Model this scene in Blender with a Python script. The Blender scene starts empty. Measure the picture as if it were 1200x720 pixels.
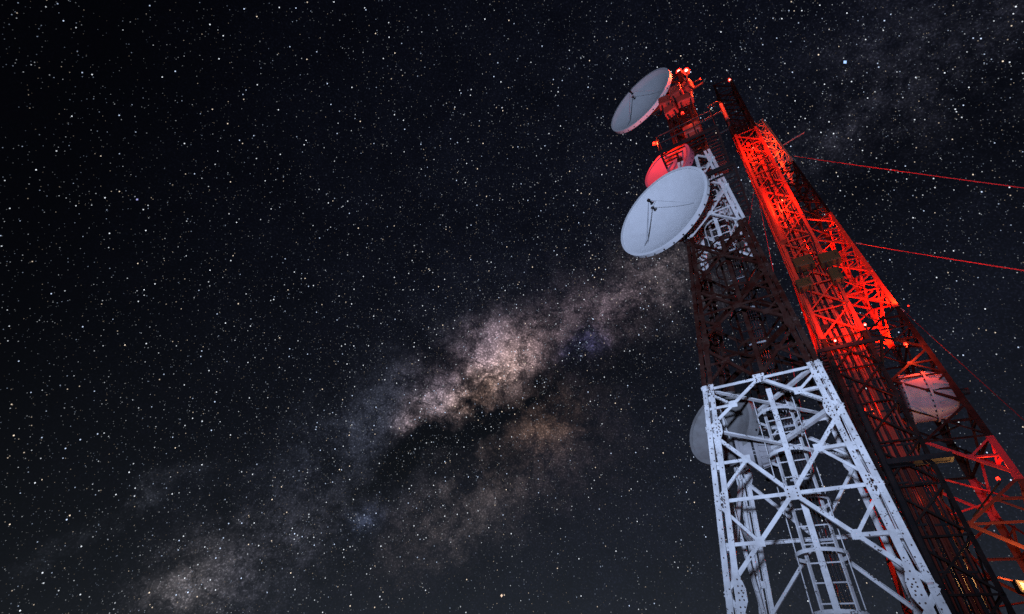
import bpy, bmesh, math, random
import numpy as np
from mathutils import Vector, Matrix

SC = bpy.context.scene
COL = SC.collection
EYE = 1.6                                   # camera height above the ground
rnd = random.Random(7)

# ------------------------------------------------------------------ camera
cam = bpy.data.cameras.new("camera")
cam.sensor_width = 36.0
cam.lens = 16.848
cam.clip_start = 0.05
cam.clip_end = 6000
co = bpy.data.objects.new("camera", cam)
COL.objects.link(co)
right = Vector((0.9924, -0.0822, 0.0915))
up = Vector((-0.1230, -0.6632, 0.7383))
fwd = Vector((0.0, 0.7439, 0.6683))
right.normalize(); fwd.normalize(); up = right.cross(fwd).normalized(); right = fwd.cross(up)
M3 = Matrix((right, up, -fwd)).transposed()
co.matrix_world = Matrix.Translation((0, 0, EYE)) @ M3.to_4x4()
SC.camera = co
SC.view_settings.view_transform = 'Standard'
SC.view_settings.look = 'None'
SC.view_settings.exposure = 0
SC.view_settings.gamma = 1
SC.render.engine = 'CYCLES'
SC.cycles.max_bounces = 4
SC.cycles.diffuse_bounces = 2
SC.cycles.glossy_bounces = 2
SC.cycles.use_denoising = False
SC.cycles.sample_clamp_indirect = 4

# ------------------------------------------------------------------ night sky
W = bpy.data.worlds.new("World")
SC.world = W
W.use_nodes = True
nt = W.node_tree
nt.nodes.clear()
LK = nt.links.new


def node(t, **k):
    n = nt.nodes.new(t)
    for a, b in k.items():
        setattr(n, a, b)
    return n


def put(sock, v):
    if isinstance(v, bpy.types.NodeSocket):
        LK(v, sock)
    else:
        sock.default_value = v


def mt(op, a, b=0.0, c=0.0, clamp=False):
    n = node('ShaderNodeMath', operation=op, use_clamp=clamp)
    put(n.inputs[0], a); put(n.inputs[1], b); put(n.inputs[2], c)
    return n.outputs[0]


def vm(op, a, b=None, c=None, s=None):
    n = node('ShaderNodeVectorMath', operation=op)
    put(n.inputs[0], a)
    if b is not None: put(n.inputs[1], b)
    if c is not None: put(n.inputs[2], c)
    if s is not None: put(n.inputs['Scale'], s)
    return n.outputs['Value'] if op in ('DOT_PRODUCT', 'LENGTH') else n.outputs['Vector']


def noise(vec, scale, detail=4.0, rough=0.55, col=False, dist=0.0):
    n = node('ShaderNodeTexNoise')
    put(n.inputs['Vector'], vec)
    n.inputs['Scale'].default_value = scale
    n.inputs['Detail'].default_value = detail
    n.inputs['Roughness'].default_value = rough
    n.inputs['Distortion'].default_value = dist
    return n.outputs['Color'] if col else n.outputs['Fac']


def remap(v, a, b, c, d):
    n = node('ShaderNodeMapRange', clamp=True)
    put(n.inputs[0], v)
    for i, x in enumerate((a, b, c, d)):
        n.inputs[i + 1].default_value = x
    return n.outputs[0]


tc = node('ShaderNodeTexCoord')
D = vm('NORMALIZE', tc.outputs['Generated'])
# the band and its clouds: direction, spread along and across the band in degrees, light
GLOW = [
    ((-0.0383, 0.8419, 0.5383), 2.6, 1.50, (0.7471, 0.4944, 0.4098)),
    ((-0.0687, 0.8242, 0.5621), 3.6, 2.20, (0.2134, 0.1514, 0.1809)),
    ((-0.0371, 0.8538, 0.5192), 1.3, 0.90, (0.5876, 0.3431, 0.2352)),
    ((0.0219, 0.8094, 0.5869), 3.0, 2.00, (0.1784, 0.1158, 0.1121)),
    ((-0.1361, 0.8695, 0.4748), 1.8, 1.20, (0.3456, 0.2658, 0.2986)),
    ((-0.1396, 0.8834, 0.4474), 2.0, 1.50, (0.0900, 0.0550, 0.0450)),
    ((-0.1019, 0.8432, 0.5278), 8.0, 3.78, (0.0238, 0.0259, 0.0364)),
    ((-0.2297, 0.8870, 0.4006), 8.0, 3.24, (0.0133, 0.0154, 0.0231)),
    ((0.0944, 0.7679, 0.6336), 5.0, 2.70, (0.0520, 0.0370, 0.0440)),
    ((0.1498, 0.7782, 0.6099), 1.2, 0.90, (0.1140, 0.1173, 0.3097)),
    ((0.2275, 0.7077, 0.6689), 4.0, 2.00, (0.0700, 0.0480, 0.0580)),
    ((0.3095, 0.6345, 0.7082), 4.0, 2.70, (0.0550, 0.0440, 0.0450)),
    ((0.2832, 0.6652, 0.6909), 6.0, 3.15, (0.0210, 0.0180, 0.0203)),
    ((0.0887, 0.8717, 0.4819), 2.6, 2.20, (0.1000, 0.0560, 0.0350)),
    ((0.1350, 0.8841, 0.4475), 5.0, 3.60, (0.0240, 0.0180, 0.0195)),
    ((-0.0308, 0.9110, 0.4112), 2.0, 2.50, (0.0400, 0.0280, 0.0240)),
    ((-0.0835, 0.9424, 0.3238), 5.0, 2.70, (0.0270, 0.0220, 0.0230)),
    ((-0.0166, 0.9480, 0.3177), 4.0, 2.70, (0.0158, 0.0135, 0.0135)),
    ((-0.2302, 0.9351, 0.2694), 1.5, 0.80, (0.0300, 0.0400, 0.0750)),
    ((-0.3219, 0.9173, 0.2342), 4.0, 2.00, (0.0280, 0.0280, 0.0370)),
    ((-0.4370, 0.8872, 0.1477), 3.5, 2.00, (0.0273, 0.0248, 0.0263)),
    ((-0.4443, 0.8857, 0.1346), 1.5, 0.90, (0.0650, 0.0580, 0.0600)),
    ((-0.3746, 0.9073, 0.1912), 9.0, 3.60, (0.0063, 0.0063, 0.0084)),
    ((-0.5577, 0.8051, 0.2020), 3.0, 0.60, (0.0240, 0.0260, 0.0340)),
    ((0.4118, 0.4933, 0.7662), 8.0, 3.60, (0.0042, 0.0042, 0.0055)),
    ((0.4850, 0.3891, 0.7832), 5.0, 2.60, (0.0099, 0.0095, 0.0126)),
    ((0.5438, 0.2773, 0.7921), 6.0, 2.70, (0.0060, 0.0060, 0.0086)),
    ((0.5968, 0.1889, 0.7799), 7.0, 3.15, (0.0045, 0.0049, 0.0071)),
    ((0.6490, 0.0825, 0.7563), 16.0, 5.40, (0.0070, 0.0070, 0.0098)),
]
LANES = [
    ((-0.0698, 0.8951, 0.4404), 4.0, 2.20, 0.95),
    ((0.0249, 0.8627, 0.5051), 3.0, 1.30, 0.85),
    ((0.0973, 0.8285, 0.5514), 4.0, 1.20, 0.75),
    ((0.0187, 0.9054, 0.4241), 1.5, 2.50, 0.85),
    ((-0.2021, 0.9154, 0.3480), 5.0, 2.00, 0.70),
    ((-0.1639, 0.9023, 0.3988), 4.0, 1.50, 0.70),
    ((-0.2770, 0.9201, 0.2770), 3.0, 1.50, 0.50),
    ((-0.3543, 0.9117, 0.2081), 1.6, 2.60, 0.55),
    ((0.1894, 0.8031, 0.5649), 5.0, 2.00, 0.70),
    ((0.3450, 0.7460, 0.5696), 6.0, 5.00, 0.60),
    ((0.6173, 0.3195, 0.7189), 11.0, 6.00, 0.95),
    ((-0.0525, 0.8337, 0.5497), 1.6, 0.35, 0.60),
    ((-0.0010, 0.8275, 0.5615), 2.2, 0.40, 0.60),
    ((-0.0714, 0.8615, 0.5028), 1.4, 0.50, 0.70),
    ((0.0440, 0.7857, 0.6170), 3.0, 0.60, 0.50),
]
w1 = vm('SUBTRACT', noise(D, 9.0, 7.0, 0.62, True), (0.5, 0.5, 0.5))
DW = vm('NORMALIZE', vm('ADD', D, vm('SCALE', w1, s=0.115)))
POLE = Vector((-.44, .887, .141)).cross(Vector((.542, .272, .795))).normalized()


def eblob(d, su, sv):
    """soft cloud stretched along the band"""
    d = Vector(d).normalized()
    tu = POLE.cross(d).normalized(); tv = d.cross(tu)
    u = mt('MULTIPLY', vm('DOT_PRODUCT', DW, tuple(tu)), .707 / math.radians(su))
    v = mt('MULTIPLY', vm('DOT_PRODUCT', DW, tuple(tv)), .707 / math.radians(sv))
    q = mt('ADD', mt('MULTIPLY', u, u), mt('MULTIPLY', v, v))
    return mt('EXPONENT', mt('MULTIPLY', q, -1.0))


glow = None
for d, su, sv, c in GLOW:
    t = vm('SCALE', c, s=eblob(d, su, sv))
    glow = t if glow is None else vm('ADD', glow, t)
dark = None
for d, su, sv, a in LANES:
    t = mt('MULTIPLY', eblob(d, su, sv), a)
    dark = t if dark is None else mt('ADD', dark, t)
rift = noise(vm('ADD', D, (3.1, 1.7, 0.4)), 11.0, 9.0, 0.66)
cloud = noise(D, 26.0, 8.0, 0.68)
dust = mt('POWER', remap(noise(D, 330.0, 2.0, 0.6), .42, .80, 0, 1), 2.2)       # unresolved faint stars
front = vm('DOT_PRODUCT', D, (.05, .85, .52))
tex = mt('MULTIPLY', remap(rift, .37, .61, .10, 1.5), remap(cloud, .32, .68, .35, 1.6))
tex = mt('MULTIPLY', tex, mt('ADD', .62, mt('MULTIPLY', dust, 3.7)))
tex = mt('MULTIPLY', tex, mt('GREATER_THAN', front, 0.0))
thread = mt('ABSOLUTE', mt('SUBTRACT', noise(vm('ADD', DW, (1.3, 4.2, 2.2)), 17.0, 6.0, 0.6), .5))
tex = mt('MULTIPLY', tex, remap(thread, 0.0, .055, .30, 1.12))
trans = mt('SUBTRACT', 1.0, mt('MULTIPLY', dark, remap(rift, .3, .65, 1.15, .55)), clamp=True)
mw = vm('SCALE', glow, s=mt('MULTIPLY', tex, trans))
# airglow: darkest high up, paler towards the horizon and towards the town on the right
sep = node('ShaderNodeSeparateXYZ'); LK(D, sep.inputs[0])
el = mt('ARCSINE', sep.outputs[2])
elp = mt('MAXIMUM', el, 0.0)
hor = mt('EXPONENT', mt('MULTIPLY', elp, -4.2))
side = mt('POWER', remap(vm('DOT_PRODUCT', D, (.46, .86, 0.2)), -.1, 1.0, .15, 1.0), 1.6)
air = vm('SCALE', (.026, .0315, .0375), s=mt('MULTIPLY', hor, side))
mid = vm('SCALE', (.0048, .0058, .0115), s=remap(vm('DOT_PRODUCT', D, (.50, .72, .48)), .25, 1.0, .06, 1.0))
mid = vm('SCALE', mid, s=mt('ADD', .7, mt('MULTIPLY', dust, 2.5)))
mid = vm('SCALE', mid, s=mt('MULTIPLY', remap(rift, .3, .7, .65, 1.3), mt('SUBTRACT', 1.0, mt('MULTIPLY', dark, .55), clamp=True)))
mw = vm('SCALE', mw, s=.95)
total = vm('ADD', vm('ADD', air, mid), vm('ADD', mw, (.0006, .0007, .0015)))
bg = node('ShaderNodeBackground'); LK(total, bg.inputs['Color']); bg.inputs['Strength'].default_value = 1.0
wo = node('ShaderNodeOutputWorld'); LK(bg.outputs[0], wo.inputs['Surface'])

# ------------------------------------------------------------------ floodlight that lights the near tower
RED = (1.0, .055, .016)


def lamp(name, kind, loc, color, power, parent=None, radius=.05):
    l = bpy.data.lights.new(name, kind)
    l.energy = power; l.color = color; l.shadow_soft_size = radius
    o = bpy.data.objects.new(name, l); COL.objects.link(o)
    o.location = loc
    if parent: o.parent = parent
    return o


fl = lamp("ground_floodlight_beam", 'SPOT', (-3.2, -4.2, 1.0), (.51, .645, 1.0), 13000, radius=.25)
fl.rotation_euler = (Vector((4.2, 8.4, 11.2)) - fl.location).to_track_quat('-Z', 'Y').to_euler()
fl.data.spot_size = math.radians(66)
fl.data.spot_blend = 0.9


# ------------------------------------------------------------------ materials
def new_mat(name):
    m = bpy.data.materials.new(name); m.use_nodes = True
    global nt, LK
    nt = m.node_tree; LK = nt.links.new
    return m, nt.nodes['Principled BSDF']


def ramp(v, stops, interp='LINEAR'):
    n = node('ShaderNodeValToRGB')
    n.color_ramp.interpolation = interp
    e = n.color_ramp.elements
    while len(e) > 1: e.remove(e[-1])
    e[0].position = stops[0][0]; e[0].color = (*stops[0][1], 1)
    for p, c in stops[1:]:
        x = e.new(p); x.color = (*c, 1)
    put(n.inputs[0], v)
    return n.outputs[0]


def mixc(f, a, b):
    n = node('ShaderNodeMix', data_type='RGBA')
    put(n.inputs['Factor'], f)
    put(n.inputs['A'], a if isinstance(a, bpy.types.NodeSocket) else (*a, 1))
    put(n.inputs['B'], b if isinstance(b, bpy.types.NodeSocket) else (*b, 1))
    return n.outputs['Result']


def paint(name, bands=None, color=(.7, .7, .7), rough=.5, metal=0.0, chips=.0, chip_col=(.05, .03, .022), dirt=.35, scale=9.0):
    """weathered paint; bands = [(from world height, colour), ...] for towers painted in bands"""
    m, b = new_mat(name)
    pos = node('ShaderNodeNewGeometry').outputs['Position']
    if bands:
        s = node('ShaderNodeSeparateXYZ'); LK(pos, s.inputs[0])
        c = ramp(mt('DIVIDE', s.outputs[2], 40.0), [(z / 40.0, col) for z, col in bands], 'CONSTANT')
    else:
        c = color
    d = noise(pos, 3.2, 6.0, .65)
    c = mixc(mt('MULTIPLY', remap(d, .42, .75, 0, 1), dirt), c, (.07, .048, .038))
    if chips:
        n1 = noise(pos, scale * 3.2, 3.0, .6)
        n2 = noise(pos, scale * .35, 3.0, .6)
        msk = mt('GREATER_THAN', mt('ADD', n1, mt('MULTIPLY', n2, .75)), 1.16 - chips)
        c = mixc(msk, c, chip_col)
    put(b.inputs['Base Color'], c)
    put(b.inputs['Roughness'], remap(d, .3, .7, rough - .08, rough + .15))
    b.inputs['Metallic'].default_value = metal
    b.inputs['Specular IOR Level'].default_value = .12 if not rough < .5 else .3
    bp = node('ShaderNodeBump'); bp.inputs['Strength'].default_value = .25; bp.inputs['Distance'].default_value = .01
    put(bp.inputs['Height'], noise(pos, 40.0, 3.0)); LK(bp.outputs[0], b.inputs['Normal'])
    return m


def emit(name, col, strength):
    m, b = new_mat(name)
    b.inputs['Base Color'].default_value = (*col, 1)
    b.inputs['Emission Color'].default_value = (*col, 1)
    b.inputs['Emission Strength'].default_value = strength
    m.cycles.emission_sampling = 'NONE'
    return m


WHITE = (.74, .74, .72)
OXIDE = (.028, .0058, .0038)
SOOT = (.012, .008, .007)
M_A = paint("banded_tower_paint", [(0, WHITE), (5.66 + EYE, OXIDE), (10.48 + EYE, WHITE), (14.63 + EYE, OXIDE)], chips=.11, dirt=.5, scale=11)
RED_LIT = (.62, .055, .028)  # white bands with the red lamp light put into their colour
PALE_LIT = (.62, .30, .20)  # white top band, warm tint of the lamps painted in
M_C = paint("far_tower_paint_lamp_tint", [(0, (.10, .022, .018)), (6.9 + EYE, (.42, .04, .05)), (8.4 + EYE, SOOT), (14.17 + EYE, RED_LIT), (20.85 + EYE, SOOT), (26.1 + EYE, PALE_LIT)], dirt=.2)  # lit bands carry the red lamp light in their colour; dark bands are paint
M_B = paint("mast_paint_lamp_tint", [(0, SOOT), (10.45 + EYE, RED_LIT), (24.0 + EYE, SOOT)], chips=.10, chip_col=(.012, .008, .007), dirt=.35)  # red middle band has the lamp light mixed into its colour
M_TRAY = paint("tray_lamp_tint", [(0, (.13, .025, .015)), (6.5 + EYE, (.40, .045, .028)), (10.3 + EYE, (.60, .08, .045)), (24.0 + EYE, SOOT)], chips=.10, chip_col=(.012, .008, .007), dirt=.35)  # grey trays with red lamp light painted on, fading downwards, mottled dark
M_DISH = paint("dish_white", color=(.82, .82, .81), rough=.45, dirt=.12)
M_DISH_GREY = paint("dish_grey", color=(.34, .33, .33), rough=.55, dirt=.35)
M_GALV = paint("galvanised", color=(.42, .43, .44), rough=.5, metal=.0, dirt=.4)
M_STEEL = paint("dark_steel", color=(.016, .016, .017), rough=.5, dirt=.3)
M_CABLE = paint("black_cable", color=(.022, .022, .024), rough=.45, dirt=.1)
M_BOX = paint("grey_cabinet_paint", color=(.40, .33, .31), rough=.45, dirt=.25)
M_UNIT = paint('unit_lamp_tint', color=(.55, .06, .04), rough=.45, dirt=.3)  # red lamp light on the head's units painted into their colour
M_DISH_RED_LIT = paint('dish_lamp_tint', color=(.62, .13, .17), rough=.5, dirt=.2)  # pale dish, the red light on it painted into the colour
M_RUST = paint("rusty_bolt", color=(.09, .05, .035), rough=.7, dirt=.3)
M_DISH_DULL = paint("dish_dull", color=(.24, .235, .225), rough=.6, dirt=.5)
M_OLIVE = paint("olive_cabinet_paint", color=(.06, .052, .022), rough=.5, dirt=.25)
M_WIRE = paint("wire", color=(.62, .07, .08), rough=.5, dirt=.1)  # red lamp light on the steel wires put into the colour
M_WIRE_DIM_LIT = paint("wire_dim_lamp_tint", color=(.10, .018, .025), rough=.6, dirt=.2)  # same wire where the red light is weak, painted darker
M_GROUND = paint("gravel", color=(.12, .11, .10), rough=.9, dirt=.6)
M_CONC = paint("concrete", color=(.30, .29, .28), rough=.85, dirt=.5)
M_REDLENS = emit("red_lens", (1.0, .03, .015), 2.2)
M_HOT = emit("lamp_filament", (1.0, .62, .52), 3.0)
M_WARM = emit("warm_lamp_glass", (1.0, .36, .08), .9)


# ------------------------------------------------------------------ mesh helpers
def obj(name, bm, mat, parent=None, smooth=False):
    me = bpy.data.meshes.new(name)
    bmesh.ops.recalc_face_normals(bm, faces=bm.faces[:])
    bm.to_mesh(me); bm.free()
    me.materials.append(mat)
    if smooth:
        for p in me.polygons: p.use_smooth = True
    o = bpy.data.objects.new(name, me); COL.objects.link(o)
    if parent: o.parent = parent
    return o


def empty(name, label, cat, loc=(0, 0, 0), rz=0.0, group=None, rot=None):
    o = bpy.data.objects.new(name, None); COL.objects.link(o)
    o.location = loc; o.rotation_euler = rot if rot else (0, 0, rz)
    o.empty_display_size = .2
    tag(o, label, cat, group)
    return o


def tag(o, label=None, cat=None, group=None, kind=None):
    for k, v in (('label', label), ('category', cat), ('group', group), ('kind', kind)):
        if v: o[k] = v
    return o


def V(*a): return Vector(a)


def box(bm, c, sx, sy, sz, R=None):
    r = bmesh.ops.create_cube(bm, size=1.0)
    m = Matrix.Translation(c) @ (R.to_4x4() if R else Matrix.Identity(4)) @ Matrix.Diagonal((sx, sy, sz, 1))
    bmesh.ops.transform(bm, matrix=m, verts=r['verts'])
    return r['verts']


def frame_of(d, hint):
    d = d.normalized()
    a = hint - d * hint.dot(d)
    if a.length < 1e-5:
        a = V(1, 0, 0) - d * d.x
    a.normalize()
    return a, d.cross(a)


def prism(bm, p, q, prof, a, b):
    """extrude the 2-D outline prof (in axes a, b) from p to q"""
    n = len(prof)
    v0 = [bm.verts.new(p + a * x + b * y) for x, y in prof]
    v1 = [bm.verts.new(q + a * x + b * y) for x, y in prof]
    for i in range(n):
        j = (i + 1) % n
        bm.faces.new((v0[i], v0[j], v1[j], v1[i]))
    bm.faces.new(v0[::-1]); bm.faces.new(v1)


def angle_prof(w, t, c=0.0):
    return [(-c, 0), (w - c, 0), (w - c, t), (t - c, t), (t - c, w), (-c, w)]


def flat_bar(bm, p, q, w, t, hint):
    a, b = frame_of(q - p, hint)
    prism(bm, p, q, [(-w / 2, -t / 2), (w / 2, -t / 2), (w / 2, t / 2), (-w / 2, t / 2)], a, b)


def tube(bm, pts, r, n=8, cap=True):
    pts = [Vector(p) for p in pts]
    rings = []
    for i, p in enumerate(pts):
        d = (pts[min(i + 1, len(pts) - 1)] - pts[max(i - 1, 0)])
        a, b = frame_of(d, V(0.31, 0.17, 1) if abs(d.normalized().z) < .9 else V(1, .2, 0))
        if rings:                                         # keep the twist small
            a = (prev - d.normalized() * prev.dot(d.normalized())).normalized(); b = d.normalized().cross(a)
        prev = a
        rings.append([bm.verts.new(p + (a * math.cos(2 * math.pi * k / n) + b * math.sin(2 * math.pi * k / n)) * r) for k in range(n)])
    for A, B in zip(rings, rings[1:]):
        for k in range(n):
            bm.faces.new((A[k], A[(k + 1) % n], B[(k + 1) % n], B[k]))
    if cap:
        bm.faces.new(rings[0][::-1]); bm.faces.new(rings[-1])


def lathe(bm, prof, n=48, axis=None, closed=False):
    """revolve (r, h) about the local +Y axis"""
    rings = []
    for r, h in prof:
        if r < 1e-6:
            rings.append([bm.verts.new((0, h, 0))])
        else:
            rings.append([bm.verts.new((r * math.cos(2 * math.pi * k / n), h, r * math.sin(2 * math.pi * k / n))) for k in range(n)])
    for A, B in zip(rings, rings[1:]):
        for k in range(n):
            k2 = (k + 1) % n
            if len(A) == 1 and len(B) == 1: continue
            if len(A) == 1: bm.faces.new((A[0], B[k], B[k2]))
            elif len(B) == 1: bm.faces.new((A[k], A[k2], B[0]))
            else: bm.faces.new((A[k], A[k2], B[k2], B[k]))


def bevel(bm, w):
    bmesh.ops.bevel(bm, geom=bm.edges[:], offset=w, segments=1, affect='EDGES')


# ------------------------------------------------------------------ ground
bm = bmesh.new()
bmesh.ops.create_grid(bm, x_segments=40, y_segments=40, size=1500)
g = obj("ground", bm, M_GROUND); g['kind'] = 'structure'

SIGN = [(-1, -1), (1, -1), (1, 1), (-1, 1)]


class Tower:
    def __init__(self, name, label, x, y, yaw, half, group=None):
        self.root = empty(name, label, 'tower', (x, y, 0), yaw, group)
        self.half = half

    def corner(self, k, z):
        h = self.half(z); s = SIGN[k % 4]
        return V(s[0] * h, s[1] * h, z)

    def world(self, p):
        a = self.root.rotation_euler.z
        c, s = math.cos(a), math.sin(a)
        return V(self.root.location.x + c * p[0] - s * p[1], self.root.location.y + s * p[0] + c * p[1], p[2])


def bar_obj(name, p, q, w, t, face_n, mat, parent, inset=0.0, prof='angle'):
    bm = bmesh.new()
    d = q - p
    inn = -face_n
    b = inn - d.normalized() * inn.dot(d.normalized()); b.normalize()
    a = b.cross(d.normalized())
    o = inn * inset
    if prof == 'angle':
        prism(bm, p + o, q + o, angle_prof(w, t, w / 2), a, b)
    else:
        prism(bm, p + o, q + o, [(-w / 2, 0), (w / 2, 0), (w / 2, t), (-w / 2, t)], a, b)
    return obj(name, bm, mat, parent)


def plate_obj(name, pts, n, t, mat, parent, bolts=()):
    bm = bmesh.new()
    v0 = [bm.verts.new(p) for p in pts]
    v1 = [bm.verts.new(p - n * t) for p in pts]
    k = len(pts)
    bm.faces.new(v0); bm.faces.new(v1[::-1])
    for i in range(k):
        bm.faces.new((v0[i], v0[(i + 1) % k], v1[(i + 1) % k], v1[i]))
    o = obj(name, bm, mat, parent)
    if len(bolts):
        bolt_set(bolts, n, o)
    return o


def bolt_set(pts, n, parent, r=.012):
    bm = bmesh.new()
    a, b = frame_of(n, V(0, 0, 1))
    for p in pts:
        prism(bm, p - n * .002, p + n * .016, [(r * math.cos(math.pi * j / 3), r * math.sin(math.pi * j / 3)) for j in range(6)], a, b)
    o = obj('bolts', bm, M_RUST, parent); o['kind'] = 'stuff'
    return o


FACE_N = [V(0, -1, 0), V(1, 0, 0), V(0, 1, 0), V(-1, 0, 0)]


# ------------------------------------------------------------------ near tower (white, oxide, white, oxide bands)
def halfA(z):
    z -= EYE
    return 1.4256 - .06172 * z if z < 15.0 else .4998


TA = Tower("lattice_tower", "near white banded lattice tower with caged ladder and two large round dishes", 5.586, 8.294, -.6587, halfA)
levA = [-1.6, 1.95, 4.74, 6.85, 8.63, 10.45, 12.35, 14.05, 15.5]
midA = [.25, 3.36, 5.66, 7.70, 9.51, 11.36, 13.2, 14.8]
levA = [z + EYE for z in levA]; midA = [z + EYE for z in midA]
TOPA = 20.9 + EYE


def legs_double(T, zs, k, w0, w1):
    """corner leg of two back-to-back angles with a slot between them"""
    bm = bmesh.new()
    s = SIGN[k]
    ax, ay = V(-s[0], 0, 0), V(0, -s[1], 0)
    for z0, z1 in zip(zs, zs[1:]):
        p, q = T.corner(k, z0), T.corner(k, z1)
        w = w0 + (w1 - w0) * (z0 + z1) / 2 / zs[-1]
        t = .016
        prism(bm, p, q, angle_prof(w * .40, t), ax, ay)
        for a, b in ((ax, ay), (ay, ax)):
            o = a * (w * .60)
            prism(bm, p + o + b * .004, q + o + b * .004, [(0, 0), (w * .40, 0), (w * .40, t), (t, t), (t, w * .3), (0, w * .3)], a, b)
        # battens across the slot
        L = (q - p).length; n = max(1, int(L / 1.1))
        for i in range(n):
            c = p.lerp(q, (i + .5) / n)
            for a, b in ((ax, ay), (ay, ax)):
                box(bm, c + a * (w * .5) + b * (.08), *( (abs(a.x) * w * .5 + abs(a.y) * .012, abs(a.y) * w * .5 + abs(a.x) * .012, .12)))
    return obj("leg", bm, M_A, T.root)


for k in range(4):
    lg = legs_double(TA, [0.0, 3.55, 6.3, 9.3, 12.1, 16.6, TOPA], k, .25, .165)
    if k < 2:
        sx_ = SIGN[k][0]
        pts = []
        for i in range(46):
            z = .6 + i * .15 + rnd.uniform(-.01, .01)
            c = TA.corner(k, z)
            if rnd.random() < .55: pts.append(c + V(-sx_ * (.045 if i % 2 else .075), -.002, 0))
            if rnd.random() < .35: pts.append(c + V(-sx_ * .20, .002, 0))
        bolt_set(pts, V(0, -1, 0), lg, .011)


def truss_face(T, f, levels, mids, mat, bw, sub, gus=None, t=.012, names=('diagonal_brace', 'horizontal_strut', 'short_strut', 'redundant_brace')):
    n = FACE_N[f]
    i, j = f, (f + 1) % 4
    for pz in range(len(levels) - 1):
        z0, z1, zm = levels[pz], levels[pz + 1], mids[pz]
        a0, b0, a1, b1 = T.corner(i, z0), T.corner(j, z0), T.corner(i, z1), T.corner(j, z1)
        am, bmid = T.corner(i, zm), T.corner(j, zm)
        c = (am + bmid) / 2
        w = bw(z0)
        off = .026
        # an X of four half diagonals meeting on the centre plate
        for e, (p, q) in enumerate(((a0, c), (c, b1), (b0, c), (c, a1))):
            bar_obj(names[0], p, q, w, t, n, mat, T.root, off + (.0 if e < 2 else .0) + .0007 * e)
        bar_obj(names[1], am, c, w * .9, t, n, mat, T.root, off + .006)
        bar_obj(names[1], c, bmid, w * .9, t, n, mat, T.root, off + .0075)
        if sub(z0) and f < 2:
            for (p, leg0, leg1) in ((a0, a0, a1), (b0, b0, b1)):
                k = i if p is a0 else j
                for up_ in (False, True):
                    base = (leg1 if up_ else leg0)
                    m = base.lerp(c, .5)
                    lp = T.corner(k, m.z)
                    bar_obj(names[2], lp, m, w * .85, t, n, mat, T.root, off + .012)
                    lm = T.corner(k, zm)
                    bar_obj(names[3], m, lm, w * .75, t, n, mat, T.root, off + .017)
                    if gus:
                        e = .07; uu = (b0 - a0).normalized(); zz = V(0, 0, 1); mm_ = m - n * .014
                        plate_obj('node_plate', [mm_ + uu * x * e + zz * y * e for x, y in ((-1, -1), (1, -1), (1, 1), (-1, 1))], n, .01, mat, T.root)
        if gus:
            s = gus(z0)
            u = (b0 - a0).normalized()
            zz = V(0, 0, 1)
            ctr = c - n * .012
            d = s * .36
            bl = [ctr + u * x + zz * y for x in (-d * .55, d * .55) for y in (-d * .55, -d * .1, d * .5)] if s > .28 else ()
            plate_obj('centre_plate', [ctr + u * x * d + zz * y * d for x, y in ((-1, -.8), (-.8, -1), (.8, -1), (1, -.8), (1, .8), (.8, 1), (-.8, 1), (-1, .8))], n, .012, mat, T.root, bl)
            for k, sg in ((i, 1), (j, -1)):
                for zc, sc_ in ((z0, 1.0), (zm, .62)):
                    if zc < .3: continue
                    h = s * sc_
                    e0 = T.corner(k, zc - h * .95); e1 = T.corner(k, zc + h * .95)
                    l = (e1 - e0).normalized()
                    g0 = .162 - .005 * zc
                    pts = [e0 + u * sg * g0, e0 + u * sg * (g0 + .02 + h * .25), e0 + l * h * .6 + u * sg * h * 1.02, e0 + l * h * 1.15 + u * sg * h * 1.0, e1 + u * sg * (g0 + .02 + h * .2), e1 + u * sg * g0]
                    if sg < 0: pts = pts[::-1]
                    bl = [T.corner(k, zc + yy * h) + u * sg * xx * h + n * .004 for yy in (-.6, -.3, 0, .3, .6) for xx in (.66, .86)] + [T.corner(k, zc + yy * h) + u * sg * .8 * h + n * .004 for yy in (-.15, .1)] if s > .28 and f == 0 else ()
                    plate_obj('gusset_plate', [p + n * .004 for p in pts], n, .014, mat, T.root, bl)


for f in range(4):
    truss_face(TA, f, levA, midA, M_A, lambda z: .071 - .0014 * z, lambda z: z < 12.0, lambda z: .35 - .011 * z)
    # top bracing of the constant-width head
    n = FACE_N[f]
    zs = [levA[-1], 18.3, 19.5, 20.7, 21.6, TOPA]
    for z0, z1 in zip(zs, zs[1:]):
        bar_obj('diagonal_brace', TA.corner(f, z0), TA.corner(f + 1, z1), .07, .01, n, M_A, TA.root, .02)
        bar_obj('diagonal_brace', TA.corner(f + 1, z0), TA.corner(f, z1), .07, .01, n, M_A, TA.root, .034)
        bar_obj('horizontal_strut', TA.corner(f, z1), TA.corner(f + 1, z1), .07, .01, n, M_A, TA.root, .05)
# footings
for k in range(4):
    bm = bmesh.new(); c = TA.corner(k, 0.0); box(bm, V(c.x, c.y, .12), .8, .8, .34); bevel(bm, .03)
    obj('footing', bm, M_CONC, TA.root)
# plan bracing
for z in levA[2:] + [7.26]:
    for k in (0, 1):
        p, q = TA.corner(k, z), TA.corner(k + 2, z)
        bm = bmesh.new(); a, b = frame_of(q - p, V(0, 0, 1))
        prism(bm, p + V(0, 0, .03 * k), q + V(0, 0, .03 * k), angle_prof(.08, .01, .04), b, a)
        obj('plan_brace', bm, M_A, TA.root)

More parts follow.
